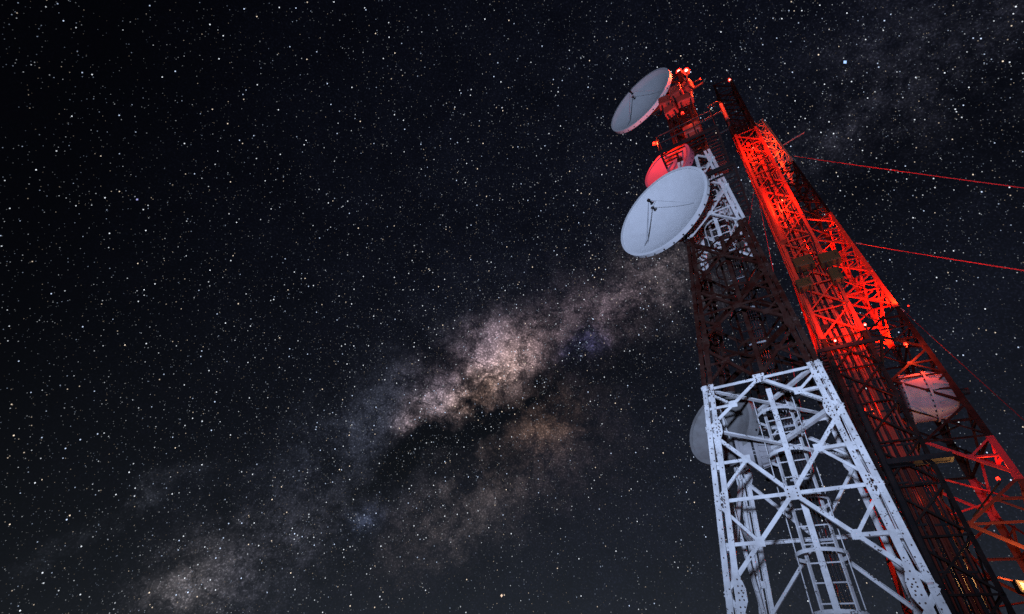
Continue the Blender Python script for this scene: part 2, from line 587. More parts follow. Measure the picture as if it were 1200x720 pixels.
# caged ladder
LX, LY = .06, .22
bm = bmesh.new()
for sx in (-1, 1):
    prism(bm, V(LX + sx * .25, LY, .1), V(LX + sx * .25, LY, 20.5), [(-.035, -.012), (.035, -.012), (.035, .012), (-.035, .012)], V(.5 , .86, 0), V(-.86, .5, 0) )
ladder = obj('ladder', bm, M_A, TA.root)
rung_me = None
z = .4
while z < 20.4:
    if rung_me is None:
        bm = bmesh.new(); tube(bm, [V(-.24, 0, 0), V(.24, 0, 0)], .013, 6)
        o = obj('rung', bm, M_A, ladder); rung_me = o
    else:
        o = rung_me.copy(); COL.objects.link(o); o.parent = ladder
    o.location = (LX, LY, z); z += .30
cage = None
hoop = None
z = 2.6
CR = .39
hp = [(LX + (-CR if t < 0 else CR) if False else LX + CR * math.sin(t), LY - .30 - CR * math.cos(t)) for t in np.linspace(-math.pi * .62, math.pi * .62, 25)]
hp = [(LX - .25, LY)] + hp + [(LX + .25, LY)]
bm = bmesh.new()
prism(bm, V(LX, LY - .30 - CR + .012, 2.2), V(LX, LY - .30 - CR + .012, 20.0), [(-.048, -.006), (.048, -.006), (.048, .006), (-.048, .006)], V(1, 0, 0), V(0, 1, 0))
cage = obj('ladder_cage', bm, M_A, TA.root)
for t in (-1.25, 1.25):
    bm = bmesh.new()
    p = V(LX + (CR - .012) * math.sin(t), LY - .30 - (CR - .012) * math.cos(t), 2.2)
    tube(bm, [p, p + V(0, 0, 17.8)], .009, 6)
    obj('cage_strap', bm, M_A, cage)
while z < 20.0:
    if hoop is None:
        bm = bmesh.new()
        rows = []
        for i, (x, y) in enumerate(hp):
            x0, y0 = hp[max(i - 1, 0)]; x1, y1 = hp[min(i + 1, len(hp) - 1)]
            nn = V(y1 - y0, -(x1 - x0), 0).normalized() * .004
            rows.append([bm.verts.new((x + nn.x * s, y + nn.y * s, h)) for s, h in ((-1, -.03), (1, -.03), (1, .03), (-1, .03))])
        for A, B in zip(rows, rows[1:]):
            for q in range(4):
                bm.faces.new((A[q], A[(q + 1) % 4], B[(q + 1) % 4], B[q]))
        o = hoop = obj('hoop', bm, M_A, cage)
    else:
        o = hoop.copy(); COL.objects.link(o); o.parent = cage
    o.location = (0, 0, z); z += .86
# feeder cables behind the ladder with their clamps
for i in range(6):
    bm = bmesh.new(); x = LX - .10 + i * .055
    tube(bm, [V(x + .004 * math.sin(z * 3 + i), LY + .20 + .003 * math.cos(z * 2 + i), z) for z in np.linspace(.2, 19.5, 24)], .02, 6)
    obj('feeder_cable', bm, M_CABLE, TA.root)
z = 1.4
while z < 19:
    bm = bmesh.new(); box(bm, V(LX + .04, LY + .168, z), .40, .02, .035)
    for i in range(6): box(bm, V(LX - .10 + i * .055, LY + .155, z), .03, .02, .045)
    obj('cable_clamp', bm, M_GALV, TA.root); z += 1.1


def platform(T, z, half, hole, mat, rail=True, posts=3, name='platform', rh=1.05, bars=14):
    """steel grating platform round a tower, open in the middle, with a guard rail"""
    bm = bmesh.new()
    for s in (-1, 1):
        flat = [(0, s * half, 2 * half, .06), ]
        box(bm, V(0, s * half, z), 2 * half + .06, .06, .12)
        box(bm, V(s * half, 0, z), .06, 2 * half - .062, .118)
    for i in range(bars):
        y = -half + (i + .5) * 2 * half / bars
        if abs(y) < hole:
            for s in (-1, 1):
                box(bm, V(s * (half + hole) / 2, y, z + .03), half - hole, .03, .05)
        else:
            box(bm, V(0, y, z + .03), 2 * half - .07, .03, .05)
    p = obj(name, bm, mat, T.root)
    if rail:
        for k in range(4):
            a, b = V(*SIGN[k], 0) * half, V(*SIGN[(k + 1) % 4], 0) * half
            bm = bmesh.new()
            for h in (rh, rh * .55):
                tube(bm, [a + V(0, 0, z + h), b + V(0, 0, z + h)], .022, 6)
            for i in range(posts):
                c = a.lerp(b, i / posts); tube(bm, [c + V(0, 0, z), c + V(0, 0, z + rh)], .022, 6)
            obj('guard_rail', bm, mat, p)
    return p


platform(TA, 15.05 + EYE, .92, .5, M_STEEL)
platform(TA, 12.75 + EYE, .98, .62, M_STEEL, rail=False, bars=10)


# ------------------------------------------------------------------ dishes
def az_rot(az_deg, el=0.0):
    """rotation taking local +Y to the compass direction az (clockwise from +Y), tilted up by el"""
    return Matrix.Rotation(-math.radians(az_deg), 3, 'Z') @ Matrix.Rotation(math.radians(el), 3, 'X')


def dish(label, loc, az, R, el=0.0, mat=M_DISH, depth=None, shroud=.10, arm_to=None, group="round dish antennas on the near tower", feed=True, bolts=True):
    """loc = centre of the rim, front looks along az"""
    root = empty("dish_antenna", label, "antenna", loc, group=group)
    root.rotation_euler = az_rot(az, el).to_euler()
    dp = depth or R * .27
    prof_in = [(R * i / 12, -dp + dp * (i / 12) ** 2) for i in range(13)]
    bm = bmesh.new()
    lathe(bm, prof_in + [(R, -.02)][:0] + [(R + .012, 0.0), (R + .012, -.03)] + [(R * i / 12 + .01, -dp - .05 + dp * (i / 12) ** 2) for i in range(12, -1, -1)], 72)
    obj('reflector', bm, mat, root, True)
    bm = bmesh.new()
    lathe(bm, [(R - .035, .012), (R + .045, .016), (R + .045, -shroud), (R + .015, -shroud), (R + .015, -.004), (R - .035, .012)], 72)
    rim = obj('rim', bm, mat, root)
    if bolts:
        bm = bmesh.new()
        nb = 30
        for i in range(nb):
            t = 2 * math.pi * i / nb
            box(bm, V((R + .046) * math.cos(t), -shroud * .6, (R + .046) * math.sin(t)), .014, .04, .045, Matrix.Rotation(-t, 3, 'Y'))
        b = obj('rim_bolts', bm, M_STEEL, rim); b['kind'] = 'stuff'
    # back ring and ribs
    bm = bmesh.new()
    lathe(bm, [(R * .45, -dp * .8 - .05), (R * .45, -dp * .8 - .22), (R * .40, -dp * .8 - .22), (R * .40, -dp * .8 - .05), (R * .45, -dp * .8 - .05)], 40)
    obj('back_ring', bm, M_GALV, root)
    for i in range(12):
        t = 2 * math.pi * i / 12
        bm = bmesh.new()
        p = V(R * .42 * math.cos(t), -dp * .8 - .12, R * .42 * math.sin(t)); q = V(R * .97 * math.cos(t), -shroud - .01, R * .97 * math.sin(t))
        flat_bar(bm, p, q, .09, .02, V(0, 1, 0)); obj('rib', bm, mat, root)
    if feed:
        fy = R * .36
        bm = bmesh.new()
        lathe(bm, [(0, fy + .05), (.045, fy + .05), (.055, fy + .01), (.03, fy - .03), (.03, fy - .09), (.06, fy - .13), (.05, fy - .13), (.02, fy - .08), (0, fy - .08)], 20)
        fd = obj('feed_horn', bm, M_STEEL, root)
        for i in range(3):
            t = math.radians((75, 200, 320)[i])
            rr = R * .66
            bm = bmesh.new()
            tube(bm, [V(rr * math.cos(t), -dp + dp * .66 ** 2, rr * math.sin(t)), V(.03 * math.cos(t), fy, .03 * math.sin(t))], .006, 6)
            obj('feed_strut', bm, M_GALV, root)
        bm = bmesh.new()
        t = math.radians(318); rr = R * .75
        tube(bm, [V(rr * math.cos(t), -dp + dp * .75 ** 2 + .03, rr * math.sin(t)), V(rr * .8 * math.cos(t), -dp * .2, rr * .8 * math.sin(t)), V(.05, fy - .03, -.03)], .013, 6)
        obj('feed_waveguide', bm, M_GALV, root)
    if arm_to is not None:
        inv = root.rotation_euler.to_matrix().transposed()
        tgt = inv @ (Vector(arm_to) - Vector(loc))
        for s in (-1, 1):
            bm = bmesh.new()
            tube(bm, [V(s * R * .3, -dp * .8 - .2, s * R * .3), tgt + V(0, 0, s * .45)], .05, 8)
            obj('mount_arm', bm, M_STEEL, root)
        bm = bmesh.new(); tube(bm, [tgt + V(0, 0, -.8), tgt + V(0, 0, .8)], .06, 10); obj('mount_pole', bm, M_STEEL, root)
        bm = bmesh.new(); tube(bm, [V(R * .4, -dp * .8 - .2, -R * .35), tgt + V(.0, 0, -.6)], .03, 6); obj('steady_rod', bm, M_GALV, root)
        bm = bmesh.new()
        p0 = V(0, -dp - .1, 0); p3 = tgt + V(.05, 0, -.5)
        tube(bm, [p0.lerp(p3, t) + V(0, -.25 * math.sin(math.pi * t), -.45 * math.sin(math.pi * t)) for t in np.linspace(0, 1, 14)], .028, 6)
        obj('feeder_loop', bm, M_CABLE, root)
    return root


def Apt(x, y, z): return TA.world((x, y, z + EYE))


dish("largest white dish facing front, lower of the two big dishes on the near tower", (3.929, 8.097, 11.62 + EYE + .06), -124, 1.46, arm_to=Apt(-.75, -.72, 11.2))
dish("grey dish at the very top of the near tower beside the twin red lamps", (4.16, 8.634, 20.02 + EYE), -124, 1.47, mat=M_DISH, arm_to=Apt(-.55, -.3, 19.9), shroud=.14)
dish("small dish lit red half hidden behind the big white dish", (4.60, 8.45, 14.78 + EYE), -124, .86, mat=M_DISH_RED_LIT, arm_to=Apt(-.52, -.2, 14.9), feed=False, shroud=.22)
dish("dull grey dish sticking out behind the left leg below the dark band", (4.90, 9.30, 5.56 + EYE), -116, .82, el=8, mat=M_DISH_DULL, arm_to=Apt(-.9, .75, 5.5), feed=False, shroud=.2)


def drum(label, loc, az, R, L, mat, el=0.0, arm_to=None, group="drum antennas"):
    """shrouded dish: drum with bolted flanges and a tapering back"""
    root = empty("drum_antenna", label, "antenna", loc, group=group)
    root.rotation_euler = az_rot(az, el).to_euler()
    bm = bmesh.new()
    lathe(bm, [(0, L * .50 + .03), (R * .5, L * .50 + .025), (R * .97, L * .5), (R, L * .48), (R, -L * .1), (R * .97, -L * .24), (R * .89, -L * .40), (R * .73, -L * .55), (R * .48, -L * .66), (0, -L * .72)], 40)
    obj('shroud', bm, mat, root, True)
    for h in (L * .46, -L * .08):
        bm = bmesh.new(); lathe(bm, [(R - .01, h + .03), (R + .05, h + .03), (R + .05, h - .03), (R - .01, h - .03)], 40)
        fl_ = obj('flange', bm, mat, root)
        bm = bmesh.new()
        for i in range(28):
            t = 2 * math.pi * i / 28
            box(bm, V((R + .02) * math.cos(t), h + .05 , (R + .02) * math.sin(t)), .05, .05, .05, Matrix.Rotation(-t, 3, 'Y'))
        b = obj('flange_bolts', bm, M_STEEL, fl_); b['kind'] = 'stuff'
    for i in range(16):
        t = 2 * math.pi * i / 16
        bm = bmesh.new()
        flat_bar(bm, V(R * 1.0 * math.cos(t), -L * .16, R * 1.0 * math.sin(t)), V(R * .80 * math.cos(t), -L * .52, R * .80 * math.sin(t)), .03, .07, V(-math.sin(t), 0, math.cos(t)))
        obj('rib', bm, M_STEEL if False else mat, root)
    bm = bmesh.new(); tube(bm, [V(0, -L * .7, 0), V(0, -L * .95, 0)], .12, 12); obj('back_hub', bm, M_STEEL, root)
    if arm_to is not None:
        tgt = root.rotation_euler.to_matrix().transposed() @ (Vector(arm_to) - Vector(loc))
        for s in (-1, 1):
            bm = bmesh.new(); tube(bm, [V(s * .1, -L * .9, 0), tgt + V(0, 0, s * .3)], .05, 8); obj('mount_arm', bm, M_STEEL, root)
    return root


drum("pale drum inside the near tower beside the ladder cage, below the dark band", (5.337, 8.95, 4.86 + EYE), -60, .30, .62, M_DISH_GREY, arm_to=Apt(-.55, .95, 4.8))
drum("tiny white drum high behind the ladder cage of the near tower", (6.25, 8.9, 6.05 + EYE), 170, .20, .35, M_DISH, arm_to=Apt(.75, .9, 6.0))


# ------------------------------------------------------------------ far tapered tower
def halfC(z):
    z -= EYE
    return 2.1051 - .04534 * z


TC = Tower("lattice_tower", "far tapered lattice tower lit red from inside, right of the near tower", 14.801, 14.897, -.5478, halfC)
levC = []
z = 0.0
zmC = []
while z < 32.0 + EYE:
    levC.append(z); z += halfC(z) * 1.42
levC = [l * (32.1 + EYE) / levC[-1] for l in levC]
zmC = []
for a, b in zip(levC, levC[1:]):
    ha, hb = halfC(a), halfC(b); zmC.append(a + (b - a) * ha / (ha + hb))
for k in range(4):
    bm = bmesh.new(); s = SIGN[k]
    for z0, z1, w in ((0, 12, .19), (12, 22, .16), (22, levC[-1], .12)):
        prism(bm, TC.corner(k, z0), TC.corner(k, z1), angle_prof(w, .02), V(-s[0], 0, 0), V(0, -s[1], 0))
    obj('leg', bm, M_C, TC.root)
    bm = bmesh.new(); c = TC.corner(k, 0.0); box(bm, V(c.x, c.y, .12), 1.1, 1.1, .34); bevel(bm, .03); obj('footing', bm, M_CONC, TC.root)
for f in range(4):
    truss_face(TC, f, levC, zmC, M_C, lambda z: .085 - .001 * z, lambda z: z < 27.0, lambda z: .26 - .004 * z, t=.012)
for z in levC[1:]:
    for k in range(4):
        p, q = (TC.corner(k, z) + TC.corner(k + 1, z)) / 2, (TC.corner(k + 1, z) + TC.corner(k + 2, z)) / 2
        bm = bmesh.new(); tube(bm, [p, q], .03, 5); obj('plan_brace', bm, M_C, TC.root)


def cable_tray(T, x0, x1, y, z0, z1, ncab, mat_tray, tilt=0.0, d=.025):
    """ladder tray with rungs and a row of cables strapped to it"""
    bm = bmesh.new()
    for x in (x0, x1):
        prism(bm, V(x, y, z0), V(x, y, z1), [(-.02, -.05), (.02, -.05), (.02, .05), (-.02, .05)], V(1, 0, 0), V(0, 1, 0))
    z = z0 + .2
    while z < z1:
        box(bm, V((x0 + x1) / 2, y, z), x1 - x0 - .04, .03, .05); z += .45
    tr = obj('cable_tray', bm, mat_tray, T.root)
    for i in range(ncab):
        x = x0 + (i + .7) * (x1 - x0) / (ncab + .4)
        bm = bmesh.new()
        a, b = rnd.uniform(0, 6), rnd.uniform(0, 6)
        tube(bm, [V(x + .012 * math.sin(z * .9 + a), y - .05 + .008 * math.sin(z * 1.3 + b), z) for z in np.linspace(z0, z1 - rnd.uniform(0, 1.5), 30)], d * rnd.uniform(.7, 1.25), 6)
        obj('cable', bm, mat_tray if rnd.random() < .6 else M_CABLE, tr)
    return tr


cable_tray(TC, -1.0, -.5, .25, .3, 30.0, 7, M_C)
cable_tray(TC, -.35, .10, .35, .3, 31.0, 7, M_C)


# ------------------------------------------------------------------ slender mast in front of it
def halfB(z):
    return .6694 - .00548 * (z - EYE)


TB = Tower("lattice_mast", "slender dark lattice mast with red lit cable bundles, in front of the far tower", 10.972, 11.645, -.6025, halfB)
TOPB = 30.0 + EYE
levB = list(np.linspace(0, TOPB, 27))
for k in range(4):
    bm = bmesh.new(); s = SIGN[k]
    prism(bm, TB.corner(k, 0), TB.corner(k, TOPB), angle_prof(.11, .014), V(-s[0], 0, 0), V(0, -s[1], 0))
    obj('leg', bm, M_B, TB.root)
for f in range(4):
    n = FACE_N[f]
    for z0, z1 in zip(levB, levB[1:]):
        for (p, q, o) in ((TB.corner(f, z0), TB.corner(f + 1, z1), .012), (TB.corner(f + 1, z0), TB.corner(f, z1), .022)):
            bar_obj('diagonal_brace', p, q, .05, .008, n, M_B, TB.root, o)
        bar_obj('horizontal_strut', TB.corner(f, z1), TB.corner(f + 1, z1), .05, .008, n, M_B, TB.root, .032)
bm = bmesh.new(); box(bm, V(0, 0, .15), 2.2, 2.2, .4); bevel(bm, .04); obj('footing', bm, M_CONC, TB.root)
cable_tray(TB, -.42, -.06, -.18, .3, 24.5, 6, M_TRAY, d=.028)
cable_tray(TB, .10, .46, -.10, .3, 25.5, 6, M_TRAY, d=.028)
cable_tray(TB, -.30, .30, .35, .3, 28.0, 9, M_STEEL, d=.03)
# climbing ladder of the mast
bm = bmesh.new()
for x in (-.62, -.30):
    prism(bm, V(x, -.42, .3), V(x, -.42, 28), [(-.02, -.01), (.02, -.01), (.02, .01), (-.02, .01)], V(1, 0, 0), V(0, 1, 0))
lad = obj('ladder', bm, M_B, TB.root)
bm = bmesh.new(); tube(bm, [V(-.61, -.42, 0), V(-.31, -.42, 0)], .012, 6); r0 = obj('rung', bm, M_B, lad); r0.location.z = .6
for i in range(1, 80):
    o = r0.copy(); COL.objects.link(o); o.parent = lad; o.location.z = .6 + i * .34
# waveguide pipe and a thick conduit hung on the near face
bm = bmesh.new(); tube(bm, [V(-.40, -.75, 4.2), V(-.42, -.75, 9.6), V(-.40, -.60, 10.2)], .09, 10); obj('conduit_pipe', bm, M_STEEL, TB.root)
bm = bmesh.new(); tube(bm, [V(-.45, -.62, 17.0), V(-.45, -.62, 20.6)], .13, 12); obj('waveguide_duct', bm, M_B, TB.root)


for i in range(12):
    z = rnd.uniform(11.0, 23.0) + EYE
    x = rnd.choice((-.38, -.1, .25, .42)) + rnd.uniform(-.05, .05)
    bm = bmesh.new(); box(bm, V(0, 0, 0), rnd.uniform(.14, .30), .12, rnd.uniform(.16, .42)); bevel(bm, .012)
    o = obj('junction_box', bm, rnd.choice((M_STEEL, M_STEEL, M_B, M_OLIVE)), TB.root); o.location = (x, -.40, z)
z = 1.2
while z < 24.5:
    for x0, x1, y in ((-.42, -.06, -.18), (.10, .46, -.10)):
        bm = bmesh.new(); box(bm, V((x0 + x1) / 2, y - .10, z), x1 - x0 + .02, .025, .05); obj('cable_clamp', bm, M_STEEL, TB.root)
    z += 1.05
for x, z0, z1, sw in ((-.55, 11.5, 15.0, .12), (.50, 12.0, 16.5, -.10), (-.2, 15.5, 20.0, .15), (.3, 17.0, 22.5, -.14)):
    bm = bmesh.new()
    tube(bm, [V(x + sw * math.sin(t * 3.1) + .04 * math.sin(t * 11), -.52 - .10 * math.sin(t * 3.14), z0 + EYE + (z1 - z0) * t) for t in np.linspace(0, 1, 22)], .028, 6)
    obj('slack_cable', bm, M_CABLE, TB.root)


def solid_platform(T, z, x0, x1, y0, y1, mat):
    bm = bmesh.new()
    box(bm, V((x0 + x1) / 2, (y0 + y1) / 2, z), x1 - x0, y1 - y0, .05)
    for x in (x0, x1): box(bm, V(x, (y0 + y1) / 2, z + .03), .07, y1 - y0 + .08, .14)
    for y in (y0, y1): box(bm, V((x0 + x1) / 2, y, z + .032), x1 - x0 - .07, .07, .138)
    return obj('work_platform', bm, mat, T.root)


platform(TB, 10.0 + EYE, .84, .58, M_STEEL, rail=False, bars=9, name='work_platform')
solid_platform(TB, 6.2 + EYE, -.35, .95, -.90, -.66, M_STEEL)
solid_platform(TC, 13.3 + EYE, -1.35, .35, -.2, 1.3, M_STEEL)


# ------------------------------------------------------------------ drum on the far tower
drum("large grey ribbed drum antenna on the far tower, its top lit pink red", (15.195, 13.76, 10.52 + EYE), -52, .86, 1.25, M_DISH_GREY, el=4, arm_to=TC.world((.2, .6, 10.6 + EYE)))


# ------------------------------------------------------------------ cabinets
def cabinet(name, label, T, x, y, z, sx, sy, sz, mat, rot=0.0, group=None, cat="cabinet"):
    root = empty(name, label, cat, T.world((x, y, z)), T.root.rotation_euler.z + rot, group)
    bm = bmesh.new(); box(bm, V(0, 0, 0), sx, sy, sz); bevel(bm, .02); obj('body', bm, mat, root)
    bm = bmesh.new(); box(bm, V(0, -sy / 2 - .008, 0), sx * .82, .02, sz * .86); bevel(bm, .006); d = obj('door', bm, mat, root)
    bm = bmesh.new(); box(bm, V(sx * .32, -sy / 2 - .03, 0), .03, .03, sz * .2); obj('handle', bm, M_STEEL, d)
    for s in (-1, 1):
        bm = bmesh.new(); box(bm, V(s * sx * .3, 0, -sz / 2 - .03), .05, sy * .9, .06); obj('foot_rail', bm, M_STEEL, root)
    for i in range(3):
        bm = bmesh.new(); x_ = (i - 1) * sx * .22
        tube(bm, [V(x_, sy * .1, -sz / 2 - .01), V(x_ * 1.1, sy * .14, -sz / 2 - .18), V(x_ * .8, sy * .35, -sz / 2 - .35)], .014, 6); obj('cable', bm, M_CABLE, root)
    return root


gB = "small cabinets on the slender mast"
cabinet("equipment_cabinet", "upper left olive cabinet on the slender mast, above a narrow one", TB, -.18, -.85, 13.80 + EYE, .62, .34, .46, M_OLIVE, group=gB)
cabinet("equipment_cabinet", "upper right olive cabinet on the slender mast, the brightest one", TB, .60, -.82, 13.70 + EYE, .62, .34, .46, M_OLIVE, group=gB)
cabinet("equipment_cabinet", "lower right upright olive cabinet on the slender mast", TB, .55, -.78, 12.90 + EYE, .34, .30, .56, M_OLIVE, group=gB)
cabinet("equipment_cabinet", "lower left olive cabinet on the slender mast beside the red cables", TB, -.44, -.80, 12.85 + EYE, .46, .30, .40, M_OLIVE, group=gB)
gA = "radio units under the twin lamps on the near tower"
RU = [(-.40, -.72, 18.55, .42, .24, .62, .2, "left radio unit in the red lit cluster under the grey dish"),
      (.10, -.74, 18.85, .46, .26, .66, -.1, "middle upper radio unit in the red lit cluster under the twin lamps"),
      (.52, -.66, 19.0, .38, .24, .60, -.5, "right upper radio unit in the red lit cluster under the twin lamps"),
      (.30, -.74, 17.95, .56, .24, .48, .1, "lower right radio unit in the red lit cluster above the platform"),
      (-.25, -.76, 17.65, .44, .24, .50, -.2, "lower left radio unit in the red lit cluster above the platform")]
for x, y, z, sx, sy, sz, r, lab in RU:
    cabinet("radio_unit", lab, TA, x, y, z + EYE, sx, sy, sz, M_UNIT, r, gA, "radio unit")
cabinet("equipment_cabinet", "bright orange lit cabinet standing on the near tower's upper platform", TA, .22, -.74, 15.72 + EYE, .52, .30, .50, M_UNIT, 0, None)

# bracket that carries the twin lamps
br = empty("lamp_bracket", "red lit steel bracket frame under the twin lamps at the top of the near tower", "bracket", TA.world((0, 0, 19.55 + EYE)), TA.root.rotation_euler.z)
for (p, q, w) in (((-.75, -.42, -.25), (.52, -.30, .55), .20), ((-.70, -.44, -.75), (.66, -.34, -.02), .12), ((-.70, -.43, -.8), (-.72, -.43, -.2), .16),
                  ((.52, -.32, .60), (.66, -.34, -.06), .14), ((-.15, -.43, -.40), (-.05, -.42, .10), .10), ((.25, -.40, -.2), (.2, -.39, .30), .10)):
    bm = bmesh.new(); flat_bar(bm, V(*p), V(*q), w, .06, V(0, 0, 1)); bevel(bm, .008); obj('beam', bm, M_UNIT, br)
bm = bmesh.new(); tube(bm, [V(-.95, -.50, -1.0), V(1.05, -.44, -.40)], .045, 8); obj('cross_pipe', bm, M_STEEL, br)

# antenna hoop frame on the right of the head
hf = empty("antenna_frame", "dark hoop shaped antenna frame right of the near tower's head", "antenna", TA.world((1.0, .0, 17.0 + EYE)), TA.root.rotation_euler.z)
bm = bmesh.new(); tube(bm, [V(-.45, 0, -1.0), V(.25, -.05, -1.0), V(.34, -.05, -.85), V(.34, -.05, .85), V(.25, -.05, 1.0), V(-.1, 0, 1.0)], .045, 8); obj('frame', bm, M_STEEL, hf)
bm = bmesh.new(); box(bm, V(.34, -.10, .1), (.12), .10, 1.1); bevel(bm, .02); obj('panel', bm, M_UNIT, hf)
bm = bmesh.new(); tube(bm, [V(-.5, 0, 0.3), V(.34, -.03, .3)], .03, 6); obj('bracket', bm, M_STEEL, hf)


# ------------------------------------------------------------------ obstruction lamps
def beacon(label, p, power, R=.10, spot=False, hot=.055, parent_T=None, off=(0, 0, .32), group="red obstruction lamps", arm=None, name="obstruction_lamp", visible_hot=True):
    """p world point of the lens; the light stands just outside its lens"""
    root = empty(name, label, "lamp", p, group=group)
    bm = bmesh.new(); lathe(bm, [(0, R * 1.25), (R * .55, R * 1.1), (R * .9, R * .6), (R, 0), (R * .95, -R * .6), (0, -R * .6)], 16)
    bmesh.ops.rotate(bm, verts=bm.verts[:], cent=(0, 0, 0), matrix=Matrix.Rotation(math.pi / 2, 3, 'X'))
    ln = obj('lens', bm, M_REDLENS, root, True)
    if visible_hot:
        bm = bmesh.new(); bmesh.ops.create_icosphere(bm, subdivisions=2, radius=hot)
        bmesh.ops.translate(bm, verts=bm.verts[:], vec=Vector((-.42, -.57, -.70)).normalized() * (R * .9))
        obj('bulb', bm, M_HOT, ln, True)
    bm = bmesh.new(); lathe(bm, [(0, -R * .6), (R * .5, -R * .6), (R * .5, -R * .9), (R * .35, -R * 1.4), (R * .35, -R * 2.0), (0, -R * 2.0)], 12)
    bmesh.ops.rotate(bm, verts=bm.verts[:], cent=(0, 0, 0), matrix=Matrix.Rotation(math.pi / 2, 3, 'X'))
    obj('base', bm, M_STEEL, root)
    if arm is not None:
        bm = bmesh.new(); tube(bm, [V(0, 0, -R * 1.9), Vector(arm) - Vector(p)], .025, 6); obj('stem', bm, M_STEEL, root)
    if spot:                                  # shaded below: throws its light upwards
        l = lamp("lamp_light", 'SPOT', off, RED, power, root, .06)
        l.data.spot_size = math.radians(172); l.data.spot_blend = .25; l.rotation_euler = (math.pi, 0, 0)
    else:
        lamp("lamp_light", 'POINT', off, RED, power, root, .06)
    return root


gT = "twin red lamps on top of the near tower"
tl = TA.world((.40, -.14, 21.6 + EYE)); tr_ = TA.world((.67, -.02, 21.6 + EYE)); stem = TA.world((.54, -.12, 20.5 + EYE))
beacon("left one of the twin red lamps on top of the near tower", tl, 520, .13, hot=.06, group=gT, arm=stem, off=(.30, -.85, -.5))
beacon("right one of the twin red lamps on top of the near tower", tr_, 420, .13, hot=.06, group=gT, arm=stem, off=(.3, -.8, -.4))
beacon("small red lamp at the left of the near tower above the red lit dish", TA.world((-1.08, -.72, 16.1 + EYE)), 100, .06, hot=.03, arm=TA.world((-.5, -.5, 16.3 + EYE)), off=(-.08, -.12, -.2), visible_hot=False)
beacon("added red fill lamp beside the radio units under the twin lamps", TA.world((1.0, -.75, 18.9 + EYE)), 120, .03, hot=.02, arm=TA.world((.5, -.5, 19.4 + EYE)), off=(.1, -.1, -.2), visible_hot=False)  # added lamp that brightens the radio units
beacon("small red lamp over the platform cabinet of the near tower", TA.world((.1, -.98, 16.7 + EYE)), 22, .05, hot=.03, arm=TA.world((.1, -.5, 16.9 + EYE)), off=(.05, -.15, -.12), visible_hot=False)
beacon("lone red lamp on the dark top of the slender mast", TB.world((.391, -.5, 29.7 + EYE)), 10, .08, hot=.045, arm=TB.world((.39, -.2, 29.6 + EYE)))
beacon("red lamp low inside the lit cables, beside the near tower's leg", TB.world((-.30, -.86, 10.25 + EYE)), 90, .045, hot=.028, arm=TB.world((-.30, -.7, 10.05 + EYE)), off=(.0, -.25, .35))
beacon("red lamp at the mast platform, right of the lit cable bundle", TB.world((.62, -.86, 10.6 + EYE)), 200, .045, hot=.028, arm=TB.world((.62, -.7, 10.05 + EYE)), off=(.5, -.2, .5))
beacon("red lamp halfway up the lit cable bundle of the mast", TB.world((.05, -.98, 17.3 + EYE)), 190, .06, hot=.03, arm=TB.world((.05, -.6, 17.2 + EYE)), visible_hot=False)
beacon("red lamp high on the lit part of the mast under its dark top", TB.world((-.1, -.98, 21.6 + EYE)), 130, .06, hot=.03, arm=TB.world((-.1, -.6, 21.5 + EYE)), visible_hot=False)
beacon("added dim red fill lamp inside the dark lower mast among its cables", TB.world((-.2, .12, 8.3 + EYE)), 26, .04, hot=.02, arm=TB.world((-.3, .30, 8.2 + EYE)), off=(0, -.05, -.1), visible_hot=False)  # added behind the trays for a mottled red light
beacon("added dim red fill lamp lowest of those among the cables of the dark mast", TB.world((.25, .12, 5.6 + EYE)), 14, .04, hot=.02, arm=TB.world((.3, .30, 5.5 + EYE)), off=(0, -.05, .1), visible_hot=False)  # second weak lamp added to redden the lower cables
gl = "red lamps inside the far tower"
beacon("red lamp at the far tower's outer right leg by its lit band", TC.world((1.66, -1.66, 13.95 + EYE)), 520, .03, spot=True, hot=.03, arm=TC.world((1.45, -1.45, 13.5 + EYE)), group=gl, visible_hot=False)
beacon("red lamp at the far tower's left leg by its lit band", TC.world((-1.60, -1.70, 13.95 + EYE)), 380, .03, spot=True, hot=.03, arm=TC.world((-1.45, -1.45, 13.5 + EYE)), group=gl, visible_hot=False)
beacon("red lamp at the back of the far tower's lit band", TC.world((.9, .85, 13.9 + EYE)), 480, .05, spot=True, hot=.03, arm=TC.world((1.45, 1.45, 13.5 + EYE)), group=gl, visible_hot=False)
beacon("red lamp in the middle of the far tower above its lit band", TC.world((.2, -.3, 20.3 + EYE)), 450, .05, hot=.03, arm=TC.world((.2, .3, 20.2 + EYE)), group=gl, visible_hot=False)
beacon("red lamp high inside the far tower's pale top", TC.world((0, -.1, 28.0 + EYE)), 520, .05, hot=.03, arm=TC.world((.15, .3, 28.0 + EYE)), group=gl, visible_hot=False)
beacon("red lamp low inside the far tower behind the near tower's leg", TC.world((-1.2, .6, 5.6 + EYE)), 130, .05, hot=.05, arm=TC.world((-.9, .25, 5.5 + EYE)), group=gl)
beacon("red lamp low on the right side of the far tower", TC.world((1.35, -1.35, 7.2 + EYE)), 40, .05, hot=.04, arm=TC.world((.75, .3, 6.7 + EYE)), group=gl, visible_hot=False)
beacon("red lamp above the ribbed drum on the far tower", TC.world((.85, -1.9, 12.1 + EYE)), 230, .06, hot=.03, arm=TC.world((.75, -1.5, 12.4 + EYE)), off=(0, -.1, -.25), group=gl, visible_hot=False)

